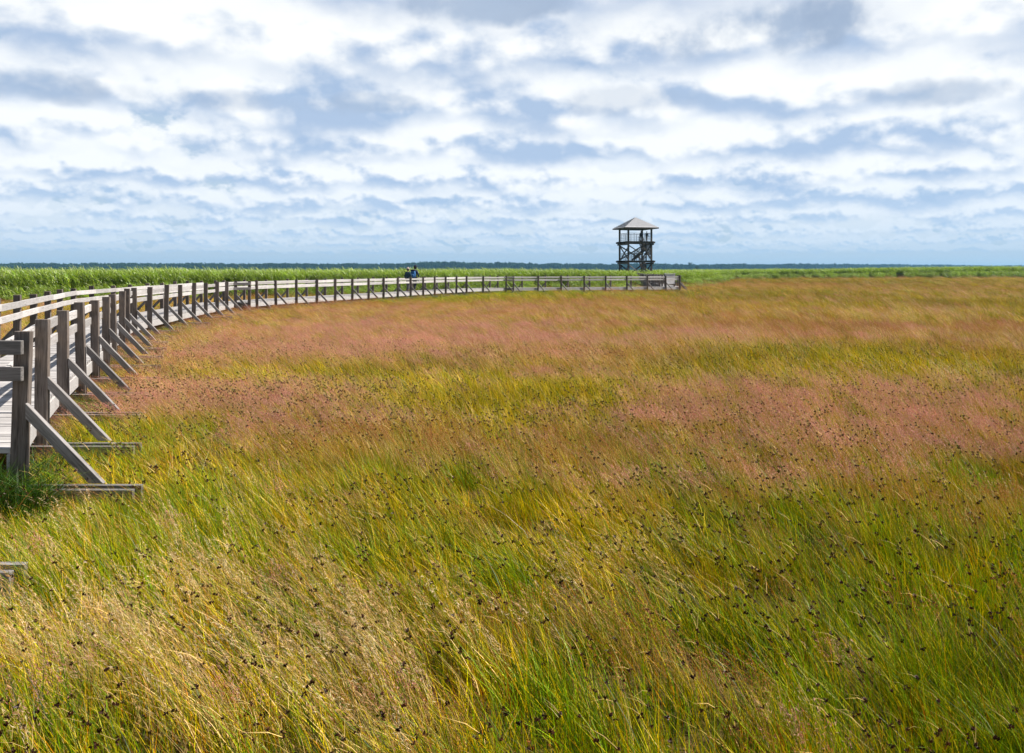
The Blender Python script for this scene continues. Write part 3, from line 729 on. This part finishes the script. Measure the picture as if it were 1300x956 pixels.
    if hat:
        bm = bmesh.new(); r = bmesh.ops.create_uvsphere(bm, u_segments=16, v_segments=10, radius=.122)
        for v in r['verts']: v.co.z = max(v.co.z, -.01)*(1.05 if hat == 'cap' else 1.25)
        q = bmesh.ops.create_cone(bm, cap_ends=True, segments=20, radius1=.15 if hat == 'cap' else .125, radius2=.12, depth=.02)
        bmesh.ops.translate(bm, vec=(0, .02, -.01), verts=q['verts'])
        bmesh.ops.translate(bm, vec=t + Vector((0, -.01, -.005)), verts=bm.verts); link('hat', mesh_of(bm, 'hat', hatmat), p)
    return p
HEAD = math.atan2(1.88, .7) - math.pi/2
person('walker in a dark teal jacket and pale cap, left of the pair on the boardwalk', (-7.86, 60.1, DECK_Z), HEAD, 1.80, M['teal'], M['grey_cloth'], 'cap', .14, hatmat=M['cap'])
man = person('taller walker in navy with a dark hat and blue backpack on the boardwalk', (-7.42, 60.55, DECK_Z), HEAD, 1.96, M['navy'], M['dark_cloth'], 'hat', .20, .05, .07, hatmat=M['navy'])
# backpack on the man's back
bp = empty('backpack', (-7.42 + .24*math.sin(HEAD), 60.55 - .24*math.cos(HEAD), DECK_Z + 1.02), HEAD); tag(bp, 'large blue backpack worn by the taller walker', 'backpack')
def lumpy(name, s, mat, parent, loc, seed=0):
    bm = bmesh.new(); bmesh.ops.create_cube(bm, size=1); bmesh.ops.subdivide_edges(bm, edges=bm.edges, cuts=3, use_grid_fill=True)
    for v in bm.verts:
        c = v.co; q = Vector((c.x, c.y, c.z))*2; m = max(abs(q.x)**4+abs(q.y)**4+abs(q.z)**4, 1e-6)**.25
        v.co = Vector((q.x*s[0]/2, q.y*s[1]/2, q.z*s[2]/2))*(1/m if m > 1 else 1)
    me = mesh_of(bm, name, mat); me.polygons.foreach_set('use_smooth', [True]*len(me.polygons)); return link(name, me, parent, loc)
lumpy('pack_body', (.40, .24, .56), M['blue'], bp, (0, 0, .28)); lumpy('pocket', (.28, .10, .22), M['blue'], bp, (0, -.14, .18))
lumpy('lid', (.38, .25, .12), M['navy'], bp, (0, -.01, .58))
for s in (-1, 1): beam('shoulder_strap', (s*.12, .08, .5), (s*.13, .30, .34), .05, .012, M['navy'], bp)
bag = empty('bag', (-7.42+.33, 60.42, DECK_Z+.86)); tag(bag, 'small white bag at the taller walker right hip', 'bag')
lumpy('bag_body', (.20, .12, .20), M['white'], bag, (0, 0, .0)); beam('handle', (-.06, 0, .08), (.06, 0, .16), .02, .01, M['white'], bag)

# ------------------------------------------------------------------ pale board added to stand in for the bright area at the corner
ib = empty('standin_board', (15.35, 77.35, DECK_Z), R(14)); tag(ib, 'pale wooden board added as a bright stand-in at the corner where the far boardwalk turns away', 'notice board')
M['board'] = wood('pale_board_wood', (.66, .65, .66), (.48, .46, .46), 'x')
beam('board_panel', (-.5, 0, .72), (.5, 0, .72), .05, .95, M['board'], ib)
for s_ in (-1, 1): link('leg', box_mesh('leg', (.1, .1, 1.3), M['post'], .004, (0, 0, .65)), ib, (s_*.5, .08, 0))
beam('top_board', (-.58, 0, 1.24), (.58, 0, 1.24), .16, .05, M['board'], ib)

# ------------------------------------------------------------------ observation tower
def tower():
    D = 135.0; cx = (806.6-650)*D/F; root = empty('watchtower', (cx, D, 0), R(12.8))
    tag(root, 'open wooden birdwatching tower with pyramid roof, stairs and two platforms', 'tower')
    a = 2.05; TW, TB = M['tower_wood'], M['tower_board']
    Z1, Z2, ZE, ZA = 3.75, 6.95, 9.25, 11.1
    def B(name, p, q, w, h, mat=TW, par=root, bev=0): return beam(name, p, q, w, h, mat, par, bev=bev)
    for x, y in ((-a, -a), (a, -a), (-a, a), (a, a)):
        B('post', (x, y, -.3), (x, y, ZE+.05), .26, .26)
    for z in (Z1, Z2):
        pf = empty('platform', (0, 0, z)); pf.parent = root
        bm = bmesh.new()
        n = 30
        for k in range(n):
            y = -a-.35 + (k+.5)*(2*a+.7)/n
            if z == Z2 or z == Z1:
                x1 = a+.35
                box_bm(bm, ((-a-.35+x1)/2 - (.55 if abs(y) < 1.2 else 0), y, -.03), (x1+a+.35 - (1.1 if abs(y) < 1.2 else 0), (2*a+.7)/n*.9, .05))
        link('decking', mesh_of(bm, 'decking', TB), pf)
        for s in (-1, 1):
            beam('beam', (-a-.6, s*(a+.16), -.20), (a+.6, s*(a+.16), -.20), .12, .30, TW, pf)
            beam('beam', (s*(a+.16), -a-.6, -.50), (s*(a+.16), a+.6, -.50), .12, .28, TW, pf)
            beam('beam', (s*.9, -a-.3, -.20), (s*.9, a+.3, -.20), .10, .28, TW, pf)
    # steel mesh railing of the upper platform, timber one below
    for z, top in ((Z2, 1.35), (Z1, 1.15)):
        for (x0, y0, x1, y1) in ((-a, -a, a, -a), (a, -a, a, a), (a, a, -a, a), (-a, a, -a, -a)):
            g = bmesh.new(); o = .12 if z == Z2 else .0
            for q in (top, top*.8, top*.6, top*.4, top*.2): beam_bm(g, (x0, y0, z+q), (x1, y1, z+q), .05 if q == top else .03, .06 if q == top else .03)
            for k in range(1, 4):
                t = k/4; beam_bm(g, (x0+(x1-x0)*t, y0+(y1-y0)*t, z), (x0+(x1-x0)*t, y0+(y1-y0)*t, z+top), .05, .05)
            link('guard_rail', mesh_of(g, 'guard_rail', M['steel'] if z == Z2 else TW), root)
    # X braces on each storey and face
    for z0, z1 in ((.2, Z1-.7), (Z1+.1, Z2-.7)):
        for s in (-1, 1):
            B('brace', (s*a, -a, z0), (s*a, a, z1), .10, .2); B('brace', (s*(a-.14), a, z0), (s*(a-.14), -a, z1), .10, .2)
        B('brace', (-a, -a-.15, z1), (a*.1, -a-.15, (z0+z1)/2-.2), .08, .16, M['brace']); 
        B('brace', (a, -a-.12, z0), (a*.25, -a-.12, z1), .10, .16); B('brace', (a*.25, -a-.12, z0), (a, -a-.12, z1-.5), .08, .14)
        B('brace', (-a, a, z0), (a, a, z1), .10, .2); B('brace', (a, a-.14, z0), (-a, a-.14, z1), .10, .2)
    # stairs inside: rising to the right, with landings on the right side
    def flight(x0, z0, x1, z1, y, w=.85, rz=0):
        st = empty('stair', (x0, y, z0), rz); st.parent = root
        for s in (-1, 1):
            beam('stringer', (0, s*w/2, 0), (x1-x0, s*w/2, z1-z0), .06, .28, TW, st)
            g = bmesh.new()
            beam_bm(g, (0, s*w/2, .95), (x1-x0, s*w/2, z1-z0+.95), .06, .08); beam_bm(g, (0, s*w/2, .5), (x1-x0, s*w/2, z1-z0+.5), .04, .05)
            for k in range(5):
                t = k/4; beam_bm(g, ((x1-x0)*t, s*w/2, (z1-z0)*t-.1), ((x1-x0)*t, s*w/2, (z1-z0)*t+.95), .06, .06)
            link('handrail', mesh_of(g, 'handrail', TW), st)
        g = bmesh.new(); n = max(4, int((z1-z0)/.2))
        for k in range(n):
            t = (k+.5)/n; box_bm(g, ((x1-x0)*t, 0, (z1-z0)*t), (.28, w-.06, .04))
        link('step', mesh_of(g, 'step', TB), st)
    flight(-.6, .1, 1.3, 1.95, -1.1); flight(-.9, Z1+.05, 1.3, Z1+1.85, -1.1)
    # return flights run back inside along the right
    for zb in (1.95, Z1+1.85):
        g = bmesh.new(); box_bm(g, (1.65, -.65, zb-.03), (.8, 1.9, .06)); link('landing', mesh_of(g, 'landing', TB), root)
        for x, y in ((1.27, -1.55), (1.27, .3)): B('post', (x, y, zb-1.9), (x, y, zb+1.1), .14, .14)
        B('beam', (1.2, -1.58, zb+1.0), (a, -1.58, zb+1.0), .06, .08); B('beam', (1.2, -1.58, zb+.5), (a, -1.58, zb+.5), .05, .06)
        flight(1.65, zb, 1.65+1.5, zb+1.80 if zb < 3 else Z2, .15, w=.7, rz=math.pi/2)
    g = bmesh.new()
    for k in range(9):
        y = -a + .2 + k*.22
        box_bm(g, (a-.05, y, Z1+.9 + 1.0), (.03, .12, 1.9))
    link('screen', mesh_of(g, 'screen', TB), root)
    # roof: four pitched faces with board lines, eaves and rafters
    e = 2.98
    rf = empty('roof', (0, 0, ZE)); rf.parent = root
    bm = bmesh.new(); ap = bm.verts.new((0, 0, ZA-ZE)); c4 = [bm.verts.new(v) for v in ((-e, -e, 0), (e, -e, 0), (e, e, 0), (-e, e, 0))]
    lo = [bm.verts.new((v.co.x, v.co.y, -.12)) for v in c4]; apl = bm.verts.new((0, 0, ZA-ZE-.14))
    for k in range(4):
        bm.faces.new((c4[k], c4[(k+1) % 4], ap)); bm.faces.new((lo[(k+1) % 4], lo[k], apl)); bm.faces.new((c4[(k+1) % 4], c4[k], lo[k], lo[(k+1) % 4]))
    link('roof_cover', mesh_of(bm, 'roof_cover', M['roof']), rf)
    bm = bmesh.new(); 
    for k in range(4):
        ang = k*math.pi/2; ca, sa = math.cos(ang), math.sin(ang)
        for i in range(1, 12):         # courses of boards lapping down the slope
            t = i/12; y = -e*t; z = (ZA-ZE)*(1-t)+.035; hw = e*t
            p = (-hw*ca - y*sa, -hw*sa + y*ca, z); q = (hw*ca - y*sa, hw*sa + y*ca, z)
            beam_bm(bm, p, q, .05, .03)
    link('board_lap', mesh_of(bm, 'board_lap', M['roof']), rf)
    for k in range(4):
        ang = k*math.pi/2; ca, sa = math.cos(ang), math.sin(ang)
        p = (-e*ca + (e+.02)*sa, -e*sa - (e+.02)*ca, -.10); q = (e*ca + (e+.02)*sa, e*sa - (e+.02)*ca, -.10)
        beam('eave_board', p, q, .05, .2, TW, rf)
        p = (-a*ca + a*sa, -a*sa - a*ca, -.2); q = (a*ca + a*sa, a*sa - a*ca, -.2)
        beam('wall_plate', p, q, .2, .2, TW, rf)
    return root, cx, D, Z2
troot, tcx, tD, tz = tower()
person('dark clad visitor standing by the railing near the middle of the upper tower platform', (tcx+.75, tD-1.2, tz), .3, 1.72, M['navy'], M['dark_cloth'], None, .03)
person('visitor in pale trousers and dark top beside the right tower post', (tcx+1.75, tD-1.1, tz), -.8, 1.70, M['navy'], M['cap'], None, .03)

# ------------------------------------------------------------------ sky
SKYK = .61
w = bpy.data.worlds.new('World'); sc.world = w; w.use_nodes = True; nt = w.node_tree; nt.nodes.clear()
sky = N(nt, 'ShaderNodeTexSky'); sky.sky_type = 'NISHITA'; sky.sun_disc = False
sky.sun_elevation = R(SUN_EL); sky.sun_rotation = R(90 - SUN_AZ); sky.air_density = 1.0; sky.dust_density = .6; sky.ozone_density = 1.5
tc = N(nt, 'ShaderNodeTexCoord'); sx = N(nt, 'ShaderNodeSeparateXYZ'); L(nt, tc.outputs['Generated'], sx.inputs[0])
X, Y, Z = sx.outputs
SEED = 3.7
rad = math_n(nt, 'SQRT', math_n(nt, 'ADD', math_n(nt, 'MULTIPLY', X, X), math_n(nt, 'MULTIPLY', Y, Y)))
el = math_n(nt, 'DIVIDE', Z, math_n(nt, 'MAXIMUM', rad, .001))      # tangent of the elevation
az = math_n(nt, 'ARCTAN2', X, Y)
def smooth(x, lo, hi):
    n = nt.nodes.new('ShaderNodeMapRange'); n.interpolation_type = 'SMOOTHSTEP'
    if isinstance(x, (int, float)): n.inputs[0].default_value = x
    else: nt.links.new(x, n.inputs[0])
    n.inputs[1].default_value = lo; n.inputs[2].default_value = hi; n.inputs[3].default_value = 0; n.inputs[4].default_value = 1
    return n.outputs[0]
def noise(x, y, z, sc, det, rough):
    cb = N(nt, 'ShaderNodeCombineXYZ')
    for k_, v in enumerate((x, y, z)):
        if isinstance(v, (int, float)): cb.inputs[k_].default_value = v
        else: nt.links.new(v, cb.inputs[k_])
    n = N(nt, 'ShaderNodeTexNoise'); n.inputs['Scale'].default_value = sc; n.inputs['Detail'].default_value = det; n.inputs['Roughness'].default_value = rough
    L(nt, cb.outputs[0], n.inputs['Vector']); return n.outputs[0]
# rows of cumulus, each farther row lower and smaller; nearest row first
bases = [.345, .255, .190, .142, .106, .079, .058, .042, .030, .021]
col = None; Tr = None
for i, b in enumerate(bases):
    u = math_n(nt, 'MULTIPLY', az, 1/b); v = math_n(nt, 'MULTIPLY', el, 1/b)
    wob = noise(u, 0.0, 31.7*i + 2.3 + SEED, .55, 3, .5)
    big = noise(u, math_n(nt, 'MULTIPLY', v, .5), 17.1*i + SEED, .62, 2, .5)
    q = math_n(nt, 'SUBTRACT', math_n(nt, 'ADD', v, math_n(nt, 'MULTIPLY', wob, .22)), 1.11)
    n = noise(math_n(nt, 'MULTIPLY', u, .85), math_n(nt, 'MULTIPLY', v, 1.25), 11.3*i + 5 + SEED, 1.6, 6.5 if i < 4 else 5, .55)
    n2 = noise(math_n(nt, 'MULTIPLY_ADD', u, .85, .04), math_n(nt, 'MULTIPLY_ADD', v, 1.25, .10), 11.3*i + 5 + SEED, 1.6, 3, .5)
    H = math_n(nt, 'MULTIPLY_ADD', big, 3.2, -.80)                  # how tall the heaps stand here
    if i < 3: H = math_n(nt, 'ADD', H, .10)
    dens = math_n(nt, 'SUBTRACT', math_n(nt, 'MULTIPLY_ADD', math_n(nt, 'SUBTRACT', n, .5), 1.5, H), q)
    base_s = smooth(math_n(nt, 'MULTIPLY_ADD', math_n(nt, 'SUBTRACT', n, .5), .55, q), -.15, .05)
    al = math_n(nt, 'MULTIPLY', smooth(dens, -.01, .14), base_s)
    fade = .93 if i < 5 else .93 - .10*(i-4)
    al = math_n(nt, 'MULTIPLY', al, fade)
    lit = math_n(nt, 'ADD', math_n(nt, 'MULTIPLY', q, 1.9), math_n(nt, 'MULTIPLY', math_n(nt, 'SUBTRACT', n, n2), 3.6))
    lit = math_n(nt, 'ADD', lit, math_n(nt, 'MULTIPLY_ADD', dens, -.22, math_n(nt, 'MULTIPLY_ADD', wob, -1.6, 1.06)))
    lit = smooth(lit, -.12, .46)
    f = min(1, i/9)
    dark = tuple(np.array((.40, .53, .75))*(1-f) + np.array((.46, .66, .93))*f)
    lite = tuple(np.array((1.08, 1.09, 1.08))*(1-f) + np.array((.86, .95, 1.06))*f)
    c = mixc(nt, lit, dark, lite)
    if col is None:
        sc1 = N(nt, 'ShaderNodeVectorMath', operation='SCALE'); L(nt, c, sc1.inputs[0]); L(nt, al, sc1.inputs['Scale']); col = sc1.outputs[0]; Tr = math_n(nt, 'SUBTRACT', 1.0, al)
    else:
        k = math_n(nt, 'MULTIPLY', Tr, al)
        sc1 = N(nt, 'ShaderNodeVectorMath', operation='SCALE'); L(nt, c, sc1.inputs[0]); L(nt, k, sc1.inputs['Scale'])
        ad = N(nt, 'ShaderNodeVectorMath', operation='ADD'); L(nt, col, ad.inputs[0]); L(nt, sc1.outputs[0], ad.inputs[1]); col = ad.outputs[0]
        Tr = math_n(nt, 'MULTIPLY', Tr, math_n(nt, 'SUBTRACT', 1.0, al))
# grey undersides of the nearest clouds, high in the view
for px, py, rx, ry, s in ((985, 36, 145, 42, .97), (585, 2, 120, 28, .9), (1160, 118, 90, 18, .65), (300, 128, 150, 15, .4), (470, 130, 60, 12, .4), (30, 110, 90, 20, .5), (800, 128, 130, 18, .35)):
    a0 = math.atan2(px-650, F); e0 = (HZ-py)/math.hypot(F, px-650)
    da = math_n(nt, 'MULTIPLY', math_n(nt, 'SUBTRACT', az, a0), F/rx); de = math_n(nt, 'MULTIPLY', math_n(nt, 'SUBTRACT', el, e0), F/ry)
    r = math_n(nt, 'ADD', math_n(nt, 'MULTIPLY', da, da), math_n(nt, 'MULTIPLY', de, de))
    nn = noise(az, el, 4.4, 11, 5, .55)
    g = math_n(nt, 'MULTIPLY', smooth(math_n(nt, 'ADD', math_n(nt, 'SUBTRACT', 1.15, r), math_n(nt, 'MULTIPLY_ADD', nn, 4.4, -2.2)), 0, 1.1), s)
    cg = mixc(nt, noise(az, el, 9.4, 12, 4, .5), (.33, .43, .60), (.50, .62, .80))
    keep = math_n(nt, 'SUBTRACT', 1.0, g)
    s1 = N(nt, 'ShaderNodeVectorMath', operation='SCALE'); L(nt, col, s1.inputs[0]); L(nt, keep, s1.inputs['Scale'])
    s2 = N(nt, 'ShaderNodeVectorMath', operation='SCALE'); L(nt, cg, s2.inputs[0]); L(nt, g, s2.inputs['Scale'])
    ad = N(nt, 'ShaderNodeVectorMath', operation='ADD'); L(nt, s1.outputs[0], ad.inputs[0]); L(nt, s2.outputs[0], ad.inputs[1]); col = ad.outputs[0]
    Tr = math_n(nt, 'MULTIPLY', Tr, keep)
# blue behind, thinner cloud cover overhead, far haze near the horizon
skyc = N(nt, 'ShaderNodeVectorMath', operation='SCALE'); L(nt, sky.outputs[0], skyc.inputs[0]); skyc.inputs['Scale'].default_value = .075
hi = N(nt, 'ShaderNodeVectorMath', operation='MULTIPLY_ADD')   # high thin veil
veil = mixc(nt, .75, skyc.outputs[0], (.60, .76, .95))
over = math_n(nt, 'MULTIPLY_ADD', Z, -5.5, 2.95, clamp=True)     # unseen sky overhead opened to blue to lower the fill light
over = math_n(nt, 'MULTIPLY_ADD', math_n(nt, 'MULTIPLY', over, smooth(math_n(nt, 'DIVIDE', Y, rad), -.3, .3)), .93, .07)   # cloud kept ahead; unseen sky behind cleared to cut fill on camera-facing faces
bg0 = mixc(nt, over, skyc.outputs[0], veil)
k = math_n(nt, 'SUBTRACT', 1.0, math_n(nt, 'MULTIPLY', math_n(nt, 'SUBTRACT', 1.0, Tr), over))
s1 = N(nt, 'ShaderNodeVectorMath', operation='SCALE'); L(nt, bg0, s1.inputs[0]); L(nt, k, s1.inputs['Scale'])
s2 = N(nt, 'ShaderNodeVectorMath', operation='SCALE'); L(nt, col, s2.inputs[0]); L(nt, over, s2.inputs['Scale'])
ad = N(nt, 'ShaderNodeVectorMath', operation='ADD'); L(nt, s1.outputs[0], ad.inputs[0]); L(nt, s2.outputs[0], ad.inputs[1])
hzf = math_n(nt, 'POWER', math_n(nt, 'MULTIPLY_ADD', Z, -9.0, 1.0, clamp=True), 1.6)
full = mixc(nt, math_n(nt, 'MULTIPLY', hzf, .60), ad.outputs[0], (.42, .63, .86))
bgn = N(nt, 'ShaderNodeBackground'); L(nt, full, bgn.inputs[0]); bgn.inputs[1].default_value = SKYK
wo = N(nt, 'ShaderNodeOutputWorld'); L(nt, bgn.outputs[0], wo.inputs[0])
w.cycles.sampling_method = 'MANUAL'; w.cycles.sample_map_resolution = 256

sl = bpy.data.lights.new('sun', 'SUN'); sl.energy = 5.0; sl.angle = R(.53); sl.color = (1, .955, .88)
so = bpy.data.objects.new('sun', sl); COL.objects.link(so)
dirv = Vector((math.cos(R(SUN_EL))*math.cos(R(SUN_AZ)), math.cos(R(SUN_EL))*math.sin(R(SUN_AZ)), math.sin(R(SUN_EL))))
so.rotation_mode = 'QUATERNION'; so.rotation_quaternion = dirv.to_track_quat('Z', 'Y'); so.location = (30, 0, 40)

# haze
HAZE = 0.00013
if HAZE:
    bm = bmesh.new(); box_bm(bm, (0, 0, 14.5), (10400, 10400, 31)); 
    m, nt = nodes('haze_air'); pv = N(nt, 'ShaderNodeVolumePrincipled'); pv.inputs['Color'].default_value = (.30, .66, 1.0, 1)
    pv.inputs['Density'].default_value = HAZE; pv.inputs['Anisotropy'].default_value = .2
    o = N(nt, 'ShaderNodeOutputMaterial'); L(nt, pv.outputs[0], o.inputs['Volume'])
    tag(link('haze', mesh_of(bm, 'haze', m)), 'pale blue haze over the marsh', 'haze', None, 'stuff')

cam = bpy.data.cameras.new('camera'); co = bpy.data.objects.new('camera', cam); COL.objects.link(co); sc.camera = co
co.location = (0, 0, EYE); co.rotation_euler = (R(90), 0, 0)
cam.sensor_width = 36; cam.lens = 36*F/1300; cam.shift_y = -(478-HZ)/1300
cam.clip_start = .05; cam.clip_end = 20000
sc.view_settings.view_transform = 'Standard'; sc.view_settings.look = 'None'; sc.view_settings.exposure = .70; sc.view_settings.gamma = 1
sc.cycles.max_bounces = 4; sc.cycles.diffuse_bounces = 2; sc.cycles.transmission_bounces = 4; sc.cycles.volume_bounces = 0; sc.cycles.transparent_max_bounces = 4
sc.cycles.use_denoising = True
